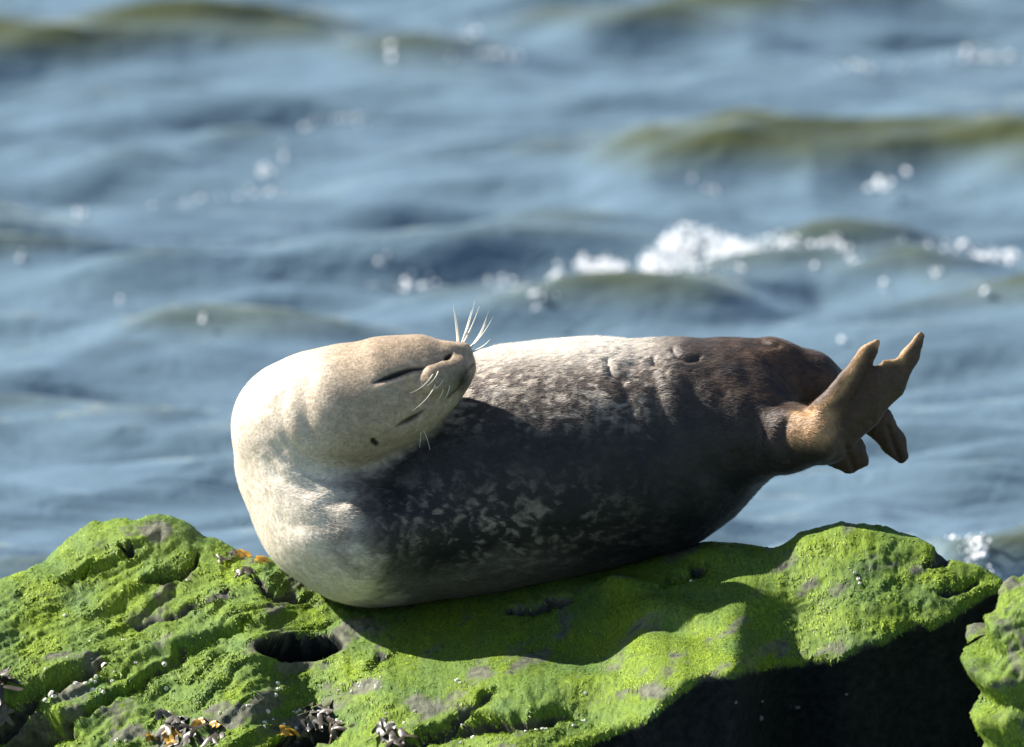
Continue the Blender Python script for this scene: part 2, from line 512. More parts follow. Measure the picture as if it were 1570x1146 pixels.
def filaments(name, G, Nrm, T, density, hue, count, parent, lmin, lmax, seed):
    rng = np.random.default_rng(seed)
    nr, nc = density.shape
    pr = np.clip(density, 0, None).ravel(); pr = pr / pr.sum()
    k = rng.choice(nr * nc, count, p=pr)
    i, j = k // nc, k % nc
    i = np.minimum(i, nr - 2); j = np.minimum(j, nc - 2)
    a, c = rng.random(count)[:, None], rng.random(count)[:, None]
    p = G[i, j] * (1 - a) * (1 - c) + G[i + 1, j] * a * (1 - c) + G[i, j + 1] * (1 - a) * c + G[i + 1, j + 1] * a * c
    nn, tt = Nrm[i, j], T[i, j]
    sd_ = np.cross(nn, tt)
    ang = rng.normal(0, .45, count)[:, None]
    t2 = tt * np.cos(ang) + sd_ * np.sin(ang)
    s2 = np.cross(nn, t2)
    L = (lmin + (lmax - lmin) * rng.random(count) ** 1.8)[:, None]
    wd = (0.0006 + .0011 * rng.random(count))[:, None]
    lift = (.0004 + .0011 * rng.random(count) ** 2)[:, None]
    b0 = p - nn * .001
    m0 = p + t2 * L * .5 + nn * lift
    e0 = p + t2 * L + nn * lift * .4 + s2 * (rng.normal(0, .15, count)[:, None]) * L
    V = np.stack([b0 - s2 * wd, b0 + s2 * wd, m0 + s2 * wd * .9, m0 - s2 * wd * .9, e0 + s2 * wd * .25, e0 - s2 * wd * .25], 1).reshape(-1, 3)
    q = np.arange(count)[:, None] * 6
    F = np.concatenate([q + np.array([[0, 1, 2, 3]]), q + np.array([[3, 2, 4, 5]])], 0)
    h = np.clip(hue[i, j] + rng.normal(0, .16, count), 0, 1)[:, None]
    br = np.exp(rng.normal(0, .28, count))[:, None]
    c = (np.array([[.080, .150, .040]]) * (1 - h) + np.array([[.205, .290, .020]]) * h) * br
    o = mesh_obj(name, V, F, m_alg, parent)
    set_col(o, 'tint', np.repeat(c, 6, 0))
    tag(o, kind='stuff')
    return o


NBK = 16
RF = RALL[NB - NBK:NB + NR]
RN2 = grid_normals(RF)
if RN2[NR // 2, NC // 4, 2] < 0:
    RN2 = -RN2
RT = np.gradient(RF, axis=0); RT /= np.linalg.norm(RT, axis=-1, keepdims=True) + 1e-9
RT[:NBK] *= -1
mF, hF = mossA[NB - NBK:NB + NR], hueA[NB - NBK:NB + NR]
inframe = pad((RPX > -120) * (RPX < 1700) * (RPY < 1200))[NB - NBK:NB + NR]
area = np.linalg.norm(np.cross(np.gradient(RF, axis=0), np.gradient(RF, axis=1)), axis=-1)
filaments('algae', RF, RN2, RT, sst(.3, .8, mF) * (.12 + .88 * sst(-.25, .35, pad(fbm(RPX / 34, RPY / 24, seed=88, o=3))[NB - NBK:NB + NR])) * inframe * np.minimum(area, np.median(area) * 3), hF, 70000, rock, .004, .011, 5)


def rock_at(px_, py_):
    j = int(np.clip((px_ - cpx[0]) / 2.5, 0, NC - 2))
    i = int(np.clip((py_ - ridge[j]) / dpy[j], 0, NR - 2))
    return RP[i, j], RN2[i + NBK, j], RT[i + NBK, j]


# second rock at the right, nearer, split off by a dark gap
def lump_rock():
    nu, nv = 220, 150
    th = np.linspace(-math.pi, math.pi, nu)[None, :]
    ph = np.linspace(-math.pi / 2, math.pi / 2, nv)[:, None]
    sp_ = lambda a, e: np.sign(a) * np.abs(a) ** e
    e1, e2 = .55, .6
    x = sp_(np.cos(ph), e1) * sp_(np.cos(th), e2); y = sp_(np.cos(ph), e1) * sp_(np.sin(th), e2); z = sp_(np.sin(ph), e1) + 0 * th
    c = P(1668, 1120, -.74)
    q = np.stack([c[0] + .205 * x, c[1] + .17 * y, c[2] + .285 * z + .0 * x], -1)
    # top falls to the left and front, ledges step out towards the foot
    zz = (q[..., 2] - c[2]) / .285
    q[..., 0] += (.035 * (1 - sst(-.9, .9, zz))) * -1 * -1 * (x < 0)
    q[..., 1] -= .05 * (1 - sst(-.4, .8, zz)) * (y < 0)
    nn = np.stack([x, y, z], -1); nn /= np.linalg.norm(nn, axis=-1, keepdims=True) + 1e-9
    X, Y, Z = q[..., 0], q[..., 1], q[..., 2]
    step = np.sin(Z * 62 + 3 * fbm(X * 5, Y * 5, Z * 2, seed=102, o=2)) * .018
    d = .030 * fbm(X * 7, Y * 7, Z * 9, seed=101, o=4) + step * (np.abs(z) < .95) + .010 * fbm(X * 30, Y * 30, Z * 30, seed=103, o=3)
    d = d * np.cos(ph) ** .3
    q = q + nn * d[..., None]
    return q, nn, z + 0 * x


Q2, N2, Z2 = lump_rock()
rock2 = mesh_obj('rock', Q2.reshape(-1, 3), grid_faces(Q2.shape[0], Q2.shape[1]), m_rock)
mo2 = np.clip(.75 + .6 * fbm(Q2[..., 0] * 14, Q2[..., 1] * 14, Q2[..., 2] * 18, seed=110, o=3), 0, 1)
hu2 = fbm(Q2[..., 0] * 9, Q2[..., 1] * 9, Q2[..., 2] * 9, seed=111, o=2) * .5 + .5
set_col(rock2, 'cover', np.stack([mo2.ravel(), hu2.ravel(), 0 * hu2.ravel()], -1))
tag(rock2, 'smaller ledged green rock split from the boulder by a dark gap', 'rock')
NN2 = grid_normals(Q2)
ctr = Q2.reshape(-1, 3).mean(0)
flip = np.sign(((Q2 - ctr) * NN2).sum(-1).mean())
NN2 *= flip
down = np.zeros_like(Q2); down[..., 2] = -1
T2 = down - (down * NN2).sum(-1, keepdims=True) * NN2
T2 /= np.linalg.norm(T2, axis=-1, keepdims=True) + 1e-6
T2 += 1e-6
ar2 = np.linalg.norm(np.cross(np.gradient(Q2, axis=0), np.gradient(Q2, axis=1)), axis=-1)
filaments('algae', Q2, NN2, T2, sst(.3, .8, mo2) * ar2 * (Q2[..., 1] < ctr[1] + .1), hu2, 16000, rock2, .004, .013, 6)


# ------------------------------------------------------------------ seal
VOX = 0.005


def surface_nets(D, origin, h):
    """mesh the zero level of a sampled distance field"""
    s = D < 0
    nx, ny, nz = D.shape
    cnt = np.zeros((nx - 1, ny - 1, nz - 1), np.float32)
    acc = np.zeros((nx - 1, ny - 1, nz - 1, 3), np.float32)
    corners = [(i, j, k) for i in (0, 1) for j in (0, 1) for k in (0, 1)]
    sl = lambda o: tuple(slice(o[a], o[a] + (nx, ny, nz)[a] - 1) for a in range(3))
    any_ = np.zeros((nx - 1, ny - 1, nz - 1), bool); all_ = np.ones_like(any_)
    for c in corners:
        any_ |= s[sl(c)]; all_ &= s[sl(c)]
    act = any_ & ~all_
    I = np.argwhere(act)
    pos = np.zeros((len(I), 3)); cn = np.zeros(len(I))
    for c in corners:
        for ax in range(3):
            if c[ax] == 0:
                e = list(c); e[ax] = 1
                d0 = D[I[:, 0] + c[0], I[:, 1] + c[1], I[:, 2] + c[2]]
                d1 = D[I[:, 0] + e[0], I[:, 1] + e[1], I[:, 2] + e[2]]
                m = (d0 < 0) != (d1 < 0)
                t = np.where(m, d0 / np.where(m, d0 - d1, 1), 0)
                pt = np.repeat(np.array([c], float), len(I), 0); pt[:, ax] += t
                pos += pt * m[:, None]; cn += m
    V = (I + pos / cn[:, None]) * h + origin
    ids = np.full(act.shape, -1, np.int64); ids[act] = np.arange(len(I))
    F = []
    for ax in range(3):
        a0 = [slice(None)] * 3; a1 = [slice(None)] * 3
        a0[ax] = slice(0, -1); a1[ax] = slice(1, None)
        s0, s1 = s[tuple(a0)], s[tuple(a1)]
        E = np.argwhere(s0 != s1)
        o1, o2 = [(1, 2), (2, 0), (0, 1)][ax]
        ok = (E[:, o1] > 0) & (E[:, o2] > 0) & (E[:, o1] < D.shape[o1] - 1) & (E[:, o2] < D.shape[o2] - 1)
        E = E[ok]
        flip_ = s1[E[:, 0], E[:, 1], E[:, 2]]
        def cell(d1, d2):
            q = E.copy(); q[:, o1] += d1; q[:, o2] += d2
            return ids[q[:, 0], q[:, 1], q[:, 2]]
        a, b_, c_, d_ = cell(-1, -1), cell(0, -1), cell(0, 0), cell(-1, 0)
        f = np.stack([a, b_, c_, d_], 1)
        f[flip_] = f[flip_][:, ::-1]
        F.append(f)
    F = np.concatenate(F)
    return V, F[(F >= 0).all(1)]


SEAL_DROP = .008
# nodes: px, py, depth y, radius px
BODY = [(1115, 628, .055, 112), (1060, 653, .05, 136), (1000, 676, .05, 161), (900, 690, .05, 175), (800, 706, .05, 180), (700, 728, .05, 178), (620, 756, .045, 163)]
CHEST = [(640, 770, .045, 95), (592, 777, .045, 112), (552, 784, .045, 123), (506, 766, .045, 109), (469, 700, .045, 105)]
HEAD = [(467, 700, .015, 106), (461, 650, -.045, 101), (498, 630, -.09, 97), (540, 613, -.13, 88), (600, 594, -.15, 78), (642, 580, -.155, 60), (674, 567, -.155, 45),
        (700, 553, -.152, 27)]
PARTS = [  # chain nodes, depth squash, blend k (m)
    ([(1060, 648, .02, 128), (1130, 651, -.02, 88), (1200, 665, -.08, 52), (1255, 663, -.125, 43)], 1.0, .025),
    ([(1060, 630, .07, 106), (1120, 592, .07, 76), (1180, 572, .075, 58), (1240, 582, .08, 48), (1295, 611, .085, 37)], .9, .02),
    ([(1285, 606, .085, 36), (1345, 640, .10, 25), (1370, 672, .105, 20), (1383, 694, .105, 13)], .45, .010),
    ([(1250, 662, -.125, 42), (1276, 630, -.13, 32), (1306, 578, -.137, 21), (1330, 535, -.140, 13), (1344, 519, -.141, 7)], .55, .008),
    ([(1262, 664, -.125, 42), (1322, 626, -.128, 29), (1366, 586, -.130, 21), (1394, 542, -.132, 14), (1411, 509, -.133, 8)], .55, .008),
    ([(1262, 662, -.125, 42), (1312, 614, -.129, 30), (1344, 578, -.132, 20), (1358, 553, -.134, 9)], .38, .010),
    ([(1268, 664, -.125, 40), (1322, 618, -.129, 27), (1356, 582, -.132, 18), (1370, 555, -.134, 9)], .38, .010),
    ([(1262, 668, -.11, 40), (1290, 688, -.10, 26), (1303, 706, -.095, 17)], .5, .008),
    ([(1270, 668, -.11, 36), (1306, 684, -.10, 22), (1322, 700, -.095, 13)], .45, .006),
]
HEADX = [  # muzzle pads, chin, nose, jaw
    ([(660, 577, -.206, 30), (698, 563, -.188, 25)], 1.0, .007),
    ([(690, 541, -.158, 26), (709, 534, -.155, 16)], 1.0, .008),
    ([(704, 562, -.155, 25), (711, 556, -.155, 18)], 1.0, .008),
    ([(640, 548, -.152, 40), (590, 556, -.155, 44)], 1.0, .02),
]


def smin(a, b, k):
    h = np.clip(.5 + .5 * (b - a) / k, 0, 1)
    return b * (1 - h) + a * h - k * h * (1 - h)


def chain_sdf(X, Y, Z, nodes, squash, k):
    out = None
    pts = [P(a, b_, c) for a, b_, c, r in nodes]
    rad = [r / PXM for *_, r in nodes]
    for i in range(len(nodes) - 1):
        a, b_ = pts[i], pts[i + 1]
        ab = b_ - a
        L2 = (ab[0] ** 2 + (ab[1] / squash) ** 2 + ab[2] ** 2)
        ym = .5 * (a[1] + b_[1])
        sq = np.where(Y < ym, squash, min(squash, 1.2)).astype(np.float32) if squash > 1.2 else squash
        dx, dy, dz = X - a[0], (Y - ym) / sq + (ym - a[1]) / squash, Z - a[2]
        t = np.clip((dx * ab[0] + dy * ab[1] / squash + dz * ab[2]) / L2, 0, 1)
        d = np.sqrt((dx - t * ab[0]) ** 2 + (dy - t * ab[1] / squash) ** 2 + (dz - t * ab[2]) ** 2) - (rad[i] * (1 - t) + rad[i + 1] * t)
        d = d * (1 if squash > .8 else .8)
        out = d if out is None else smin(out, d, k)
    return out


xs = np.arange(-.57, .82, VOX); ys = np.arange(-.33, .33, VOX); zs = np.arange(.36, 1.0, VOX)
GX3, GY3, GZ3 = np.meshgrid(xs.astype(np.float32), ys.astype(np.float32), zs.astype(np.float32), indexing='ij')


def sub(nodes, squash, k, margin=.06):
    pts = np.array([P(a, b_, c) for a, b_, c, r in nodes]); rr = max(r for *_, r in nodes) / PXM + margin
    lo, hi = pts.min(0) - rr, pts.max(0) + rr
    sl = []
    for ax, arr in enumerate((xs, ys, zs)):
        sl.append(slice(max(0, np.searchsorted(arr, lo[ax])), min(len(arr), np.searchsorted(arr, hi[ax]))))
    sl = tuple(sl)
    return sl, chain_sdf(GX3[sl], GY3[sl], GZ3[sl], nodes, squash, k)


def blend(D, nodes, squash, k, margin=.06, kc=None):
    sl, d = sub(nodes, squash, k if kc is None else kc, margin)
    D[sl] = smin(D[sl], d, k)
    return D


FAR = lambda: np.full(GX3.shape, .3, np.float32)
DB = blend(FAR(), BODY, 1.0, .035)
DB = blend(DB, CHEST, 1.75, .05, .15)
DH = blend(FAR(), HEAD, .95, .03)
for nodes, sq, k in HEADX:
    DH = blend(DH, nodes, sq, k, .04)
D = DB.copy()
for nodes, sq, k in PARTS:
    D = blend(D, nodes, sq, k, .04)
D = smin(D, DH, .02)
SV, SF = surface_nets(D, np.array([xs[0], ys[0], zs[0]]), VOX)
SV[:, 2] -= SEAL_DROP
del GX3, GY3, GZ3, D


def neighbours_smooth(V, F, it, w=.5):
    e = np.concatenate([F[:, [0, 1]], F[:, [1, 2]], F[:, [2, 3]], F[:, [3, 0]]])
    e = np.unique(np.sort(e, 1), axis=0)
    deg = np.bincount(e.ravel(), minlength=len(V)).astype(float)
    for _ in range(it):
        s_ = np.zeros_like(V)
        for ax in range(3):
            s_[:, ax] = np.bincount(e[:, 0], V[e[:, 1], ax], len(V)) + np.bincount(e[:, 1], V[e[:, 0], ax], len(V))
        V = V * (1 - w) + w * s_ / deg[:, None]
    return V


SV = neighbours_smooth(SV, SF, 3)
# one subdivision for the fine features
tmp = mesh_obj('body', SV, SF, None)
md = tmp.modifiers.new('s', 'SUBSURF'); md.levels = 1; md.render_levels = 1
dg = bpy.context.evaluated_depsgraph_get()
ev = bpy.data.meshes.new_from_object(tmp.evaluated_get(dg))
bpy.data.objects.remove(tmp)
nv = len(ev.vertices)
V = np.empty(nv * 3, np.float32); ev.vertices.foreach_get('co', V); V = V.reshape(-1, 3).astype(float)
NO = np.empty(nv * 3, np.float32); ev.vertices.foreach_get('normal', NO); NO = NO.reshape(-1, 3).astype(float)
V0 = V.copy(); V0[:, 2] += SEAL_DROP
px, py = toPX(V0)


def samp(Dg):
    i = [np.clip(np.round((V0[:, a] - arr[0]) / VOX).astype(int), 0, len(arr) - 1) for a, arr in enumerate((xs, ys, zs))]
    return Dg[i[0], i[1], i[2]]


hd, bd = samp(DH), samp(DB)
headm = sst(.022, -.022, hd - bd)                     # 1 on the head and neck
facing = sst(.25, -.15, NO[:, 1])                     # towards the seen side
disp = np.zeros(nv)


def carve(pts, w, dep, lip=0.0, where=None, taper=False):
    global disp
    d, s_, t = poly_dist(px, py, pts)
    if taper:
        w = w * (.3 + .7 * np.sin(math.pi * np.clip(t, 0, 1)) ** .8)
    f = np.exp(-(d / w) ** 2) * facing * (1 if where is None else where)
    if taper:
        f *= .35 + .65 * np.sin(math.pi * np.clip(t * .9 + .05, 0, 1)) ** .6
    disp -= dep * f
    if lip:
        disp += lip * np.exp(-((d - w * 2.2) / (w * 1.2)) ** 2) * facing * (1 if where is None else where) * np.sin(math.pi * np.clip(t, 0, 1)) ** .7
    return f


f_mouth = carve([(573, 580), (596, 572), (618, 564), (650, 554)], 5.2, .0085, 0, headm, True)
carve([(640, 557), (666, 549), (690, 537)], 3.4, .0035, 0, headm)
f_nostril = carve([(680, 544), (687, 540), (693, 534)], 4.6, .006, 0, headm, True)
f_eye = carve([(606, 647), (622, 640), (638, 632), (654, 621)], 5.4, .0045, 0, headm, True)
f_ear = carve([(572, 670), (577, 675)], 4.2, .006, 0, headm)
f_lip = carve([(727, 552), (714, 568), (704, 590), (690, 606)], 4.0, .003, 0, headm)
f_under = carve([(578, 588), (602, 580), (640, 567)], 3.2, -.0012, 0, headm)
carve([(626, 592), (650, 606), (684, 608), (700, 602)], 9, .0045, 0, headm)
carve([(560, 640), (600, 655), (650, 648)], 16, -.004, 0, headm)
carve([(646, 560), (634, 574), (638, 594), (656, 606)], 7, .0045, 0, headm)
for _x, _y in [(652, 572), (660, 580), (668, 574), (664, 590), (674, 584), (682, 580), (678, 570), (690, 572)]:
    carve([(_x - 1, _y), (_x + 1, _y)], 2.4, .0016, 0, headm)
neckm = 1.0
for pts, w, dep in [([(415, 668), (440, 700), (480, 725), (530, 735), (565, 728)], 7, .0055), ([(432, 655), (460, 690), (505, 712), (550, 716)], 6, .004),
                    ([(405, 690), (425, 722), (470, 745), (520, 755)], 8, .005), ([(400, 640), (418, 668), (436, 690)], 8, .003), ([(480, 770), (530, 760), (575, 742)], 7, .004),
                    ([(500, 690), (540, 700), (580, 698)], 7, .0025), ([(446, 572), (428, 620), (440, 680), (480, 716)], 8, .0028), ([(486, 548), (466, 600), (472, 655), (512, 695)], 8, .0022),
                    ([(410, 780), (440, 800), (480, 800), (520, 785)], 9, .0022)]:
    carve(pts, w * 1.2, dep * 1.0, dep * .4, np.sin(math.pi * np.clip(poly_dist(px, py, pts)[2], 0, 1)) ** .8)
for pts, w, dep in [([(1000, 560), (1010, 620), (1004, 690), (1015, 760)], 14, .006), ([(1050, 590), (1075, 650), (1080, 720)], 16, .007),
                    ([(960, 600), (972, 680), (965, 760), (985, 820)], 12, .004), ([(920, 640), (930, 720), (925, 800)], 12, .003),
                    ([(1030, 530), (1040, 541), (1056, 546), (1070, 543)], 4, .006), ([(1000, 548), (1012, 556), (1020, 562)], 4, .007), ([(930, 548), (935, 566), (955, 580)], 5, .006),
                    ([(1120, 520), (1140, 545), (1150, 580), (1180, 605)], 14, .003), ([(1150, 700), (1165, 660), (1150, 620)], 12, .005), ([(1185, 607), (1215, 615), (1240, 622)], 7, .008),
                    ([(1205, 700), (1198, 670), (1205, 645)], 8, .005), ([(1338, 548), (1318, 596), (1290, 640)], 5, .0035), ([(1366, 562), (1352, 604), (1322, 648)], 5, .003), ([(1380, 550), (1372, 600), (1340, 640)], 5, .0035), ([(1362, 650), (1372, 680), (1380, 700)], 4, .004), ([(1298, 680), (1306, 700), (1310, 716)], 4, .004),
                    ([(1130, 690), (1135, 720), (1120, 745)], 9, .004), ([(1166, 520), (1180, 526), (1192, 525)], 4, .003)]:
    carve(pts, w, dep, dep * .25)
# skin and fur relief: soft folds over the body, fine matted fur
disp += .0018 * fbm(px / 60, py / 60, V[:, 1] * 14, seed=201, o=3) * (1 - .6 * headm)
disp += .0007 * fbm(px / 16, py / 22, V[:, 1] * 40, seed=202, o=3) * (1 - .75 * headm) * sst(480, 640, px)
rough_back = np.exp(-((px - 985) / 75) ** 2 - ((py - 555) / 38) ** 2)
disp += .0026 * rough_back * fbm(px / 18, py / 11, V[:, 1] * 40, seed=203, o=3)
V = V + NO * disp[:, None]
ev.vertices.foreach_set('co', V.astype(np.float32).ravel()); ev.update()


def seal_colour(px, py, y, hm):
    """fur colour with some sun and shade painted in: cream head and throat, dark spotted back, brown hind end"""
    C = lambda *a: np.array([a], float)
    mix = lambda a, b_, t: a * (1 - t[:, None]) + b_ * t[:, None]
    wx, wy = 9 * vn(px / 17, py / 17, y * 40, seed=311), 9 * vn(px / 17, py / 17, y * 40, seed=312)
    px_, py_ = px, py
    px, py = .83 * px + .55 * py + wx, -.55 * px + .83 * py + wy
    n0 = fbm(px / 46, py / 40, y * 20, seed=301, o=3)
    n1 = fbm(px / 10.5, py / 9, y * 80, seed=302, o=3)
    n2 = fbm(px / 6, py / 6, y * 120, seed=303, o=2)
    px, py = px_, py_
    # body
    dark = mix(C(.011, .012, .015), C(.029, .026, .026), np.clip(n0 * .7 + .5, 0, 1))
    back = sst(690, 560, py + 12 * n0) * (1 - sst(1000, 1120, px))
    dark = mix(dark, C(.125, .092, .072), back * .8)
    rear = sst(1030, 1180, px + 20 * n0)
    dark = mix(dark, C(.100, .056, .032), rear * (.65 + .35 * np.clip(n0 + n1, -1, 1)) * sst(760, 560, py + 30 * n0))
    spots = sst(-.05, .8, n1 + .45 * n0 + .2 * n2)
    sp_z = np.exp(-((px - 740) / 190) ** 2 - ((py - 800) / 62) ** 2) * .48 + back * (1 - sst(960, 1060, px)) * .95
    c = mix(dark, C(.56, .48, .39), np.clip(spots * sp_z, 0, 1) * .9)
    saddle_sheen = sst(575, 520, py + 14 * n1) * sst(660, 720, px) * (1 - sst(930, 1060, px))
    c = mix(c, C(.76, .69, .59), saddle_sheen * .85)  # pale fur plus the white sun sheen along the back, painted in
    # belly and chest grade to pale
    xb = np.interp(py, [640, 700, 740, 800, 860, 915], [600, 565, 525, 525, 550, 610])
    pale = sst(70, -75, px - xb + 34 * n0 + 18 * n1)
    chest = C(.75, .665, .54)
    c = mix(c, chest, pale ** 1.2)
    belly = sst(840, 915, py + 14 * n0 + .16 * (px - 620)) * (1 - sst(700, 1000, px))
    c = mix(c, C(.26, .23, .19), belly * .6 * (1 - pale))
    # head
    tan = C(.41, .312, .212); cream = C(.66, .565, .44)
    h = mix(tan + 0 * px[:, None], cream, np.clip(sst(560, 420, px + 20 * n0) + .25 * n0, 0, 1))
    h = mix(h, C(.30, .235, .165), sst(600, 680, py + 20 * n0) * sst(480, 560, px) * .5)  # lower head darkened, shade painted into the fur
    h = mix(h, C(.22, .17, .11), np.exp(-((px - 690) / 32) ** 2 - ((py - 578) / 24) ** 2) * .7)  # shade on the lower right of the muzzle painted in
    h = mix(h, C(.045, .04, .035), np.exp(-((px - 711) / 15) ** 2 - ((py - 576) / 20) ** 2) * .9)  # dark nose, deepened by painted shade
    c = mix(c, h, hm)
    # heel patch painted as sunlit, dark flippers with sunlit rims painted on
    heel = sst(1200, 1222, px) * (1 - sst(1262, 1300, px + .25 * (py - 650) + 10 * n0)) * sst(610, 630, py) * (1 - sst(656, 690, py + 8 * n0)) * sst(.08, -.01, y)
    c = mix(c, C(.46, .27, .125), heel * .9)
    fl = sst(1255, 1300, px)
    c = mix(c, C(.058, .032, .018), fl * .9 * (1 - heel))
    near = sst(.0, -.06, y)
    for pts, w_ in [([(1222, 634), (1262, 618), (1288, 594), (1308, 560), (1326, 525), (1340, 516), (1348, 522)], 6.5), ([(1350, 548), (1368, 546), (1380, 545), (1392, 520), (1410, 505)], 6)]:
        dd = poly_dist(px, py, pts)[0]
        c = mix(c, C(.50, .29, .135), np.exp(-(dd / w_) ** 2) * near * .85)  # sunlit leading edge painted tan
    c = c * (1 + .16 * n2 + .10 * n1)[:, None]
    return np.clip(c, .01, .85)


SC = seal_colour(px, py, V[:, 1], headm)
for f, colr, a in [(f_mouth, (.012, .010, .011), 1.25), (f_nostril, (.012, .01, .01), 1.2), (f_eye, (.035, .028, .025), .95), (f_ear, (.012, .012, .012), 1.5), (f_lip, (.02, .018, .016), .7)]:
    w = np.clip(f * a, 0, 1)[:, None]
    w = sst(.25, .95, w)
    SC = SC * (1 - w) + np.array([colr]) * w

SC = SC * (1 + .35 * sst(.3, 1, f_under)[:, None])
m_fur, n, l, b = mat('seal_coat')
at = N(n, 'ShaderNodeVertexColor', layer_name='coat')
geo = N(n, 'ShaderNodeNewGeometry')
nf = N(n, 'ShaderNodeTexNoise', inp={'Scale': 170.0, 'Detail': 4.0, 'Roughness': .65}); l.new(geo.outputs['Position'], nf.inputs['Vector'])
mr = N(n, 'ShaderNodeMapRange', inp={'From Min': .3, 'From Max': .7, 'To Min': .78, 'To Max': 1.2}); l.new(nf.outputs[0], mr.inputs[0])
mu = N(n, 'ShaderNodeMix', data_type='RGBA', blend_type='MULTIPLY'); mu.inputs[0].default_value = 1
l.new(at.outputs[0], mu.inputs[6]); l.new(mr.outputs[0], mu.inputs[7]); l.new(mu.outputs[2], b.inputs['Base Color'])
b.inputs['Roughness'].default_value = .58
b.inputs['Specular IOR Level'].default_value = .35
b.inputs['Sheen Weight'].default_value = .08
b.inputs['Sheen Roughness'].default_value = .4
bpf = N(n, 'ShaderNodeBump', inp={'Strength': .35, 'Distance': .003}); l.new(nf.outputs[0], bpf.inputs['Height']); l.new(bpf.outputs[0], b.inputs['Normal'])

seal = empty('seal', tuple(P(760, 900, .05)))
tag(seal, 'seal arched on the green boulder, head thrown back and hind flippers raised', 'seal')
inv = np.array(seal.location)
ev.name = 'body'
ev.vertices.foreach_set('co', (V - inv).astype(np.float32).ravel()); ev.update()
ev.polygons.foreach_set('use_smooth', np.ones(len(ev.polygons), bool))
ev.materials.clear(); ev.materials.append(m_fur)
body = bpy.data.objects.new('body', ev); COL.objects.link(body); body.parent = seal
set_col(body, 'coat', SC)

# whiskers: base and two bends on the sheet, depth
m_wh, n, l, b = mat('whisker')
b.inputs['Base Color'].default_value = (.80, .74, .62, 1); b.inputs['Roughness'].default_value = .4


def tube(name, pts, r0, r1, material, parent, seg=14, sides=5):
    p = np.array(pts, float)
    t = np.linspace(0, 1, seg)
    if len(p) == 3:
        c = (1 - t)[:, None] ** 2 * p[0] + 2 * ((1 - t) * t)[:, None] * p[1] + t[:, None] ** 2 * p[2]
    else:
        tt = np.linspace(0, 1, len(p)); c = np.stack([np.interp(t, tt, p[:, a]) for a in range(3)], -1)
    T = np.gradient(c, axis=0); T /= np.linalg.norm(T, axis=1, keepdims=True)
    A = np.cross(T, [0.2, 1, .1]); A /= np.linalg.norm(A, axis=1, keepdims=True)
    B = np.cross(T, A)
    r = r0 + (r1 - r0) * t
    th = np.linspace(0, 2 * math.pi, sides, endpoint=False)
    V = (c[:, None] + r[:, None, None] * (np.cos(th)[None, :, None] * A[:, None] + np.sin(th)[None, :, None] * B[:, None])).reshape(-1, 3)
    i = np.arange(seg * sides).reshape(seg, sides); j = np.roll(i, -1, 1)
    F = np.stack([i[:-1], j[:-1], j[1:], i[1:]], -1).reshape(-1, 4)
    o = mesh_obj(name, V, F, material, parent)
    return o


WH = [((702, 528, -.14), (700, 500, -.13), (695, 468, -.12)), ((704, 527, -.14), (703, 505, -.14), (697, 474, -.15)), ((710, 524, -.14), (720, 500, -.13), (728, 462, -.12)),
      ((712, 525, -.15), (726, 498, -.15), (735, 470, -.15)), ((709, 525, -.13), (716, 502, -.12), (723, 476, -.10)), ((722, 532, -.14), (738, 515, -.13), (749, 478, -.13)),
      ((722, 533, -.15), (742, 515, -.15), (756, 486, -.16)), ((721, 534, -.14), (737, 520, -.14), (746, 492, -.13)), ((724, 540, -.15), (746, 532, -.15), (757, 513, -.16)),
      ((664, 574, -.238), (650, 596, -.262), (629, 603, -.27)), ((669, 586, -.236), (660, 612, -.26), (632, 630, -.27)), ((680, 577, -.225), (679, 589, -.245), (668, 596, -.25)),
      ((681, 590, -.22), (679, 606, -.245), (669, 616, -.25)), ((672, 570, -.238), (668, 582, -.26), (655, 592, -.27)), ((690, 582, -.215), (690, 600, -.235), (682, 612, -.24)), ((646, 655, -.20), (655, 668, -.21), (659, 690, -.215)), ((645, 652, -.20), (646, 668, -.21), (643, 686, -.215))]
for i, (a, c, d) in enumerate(WH):
    pts = [P(*a) - inv, P(*c) - inv, P(*d) - inv]
    th = .0021 if i < 9 else (.0014 if i < 15 else .0007)
    o = tube('whisker', pts, th, .0003, m_wh, seal)

# short coat: fine hairs over the whole body
m_hair, n, l, b = mat('seal_hair')
at = N(n, 'ShaderNodeVertexColor', layer_name='coat'); l.new(at.outputs[0], b.inputs['Base Color'])
b.inputs['Roughness'].default_value = .5


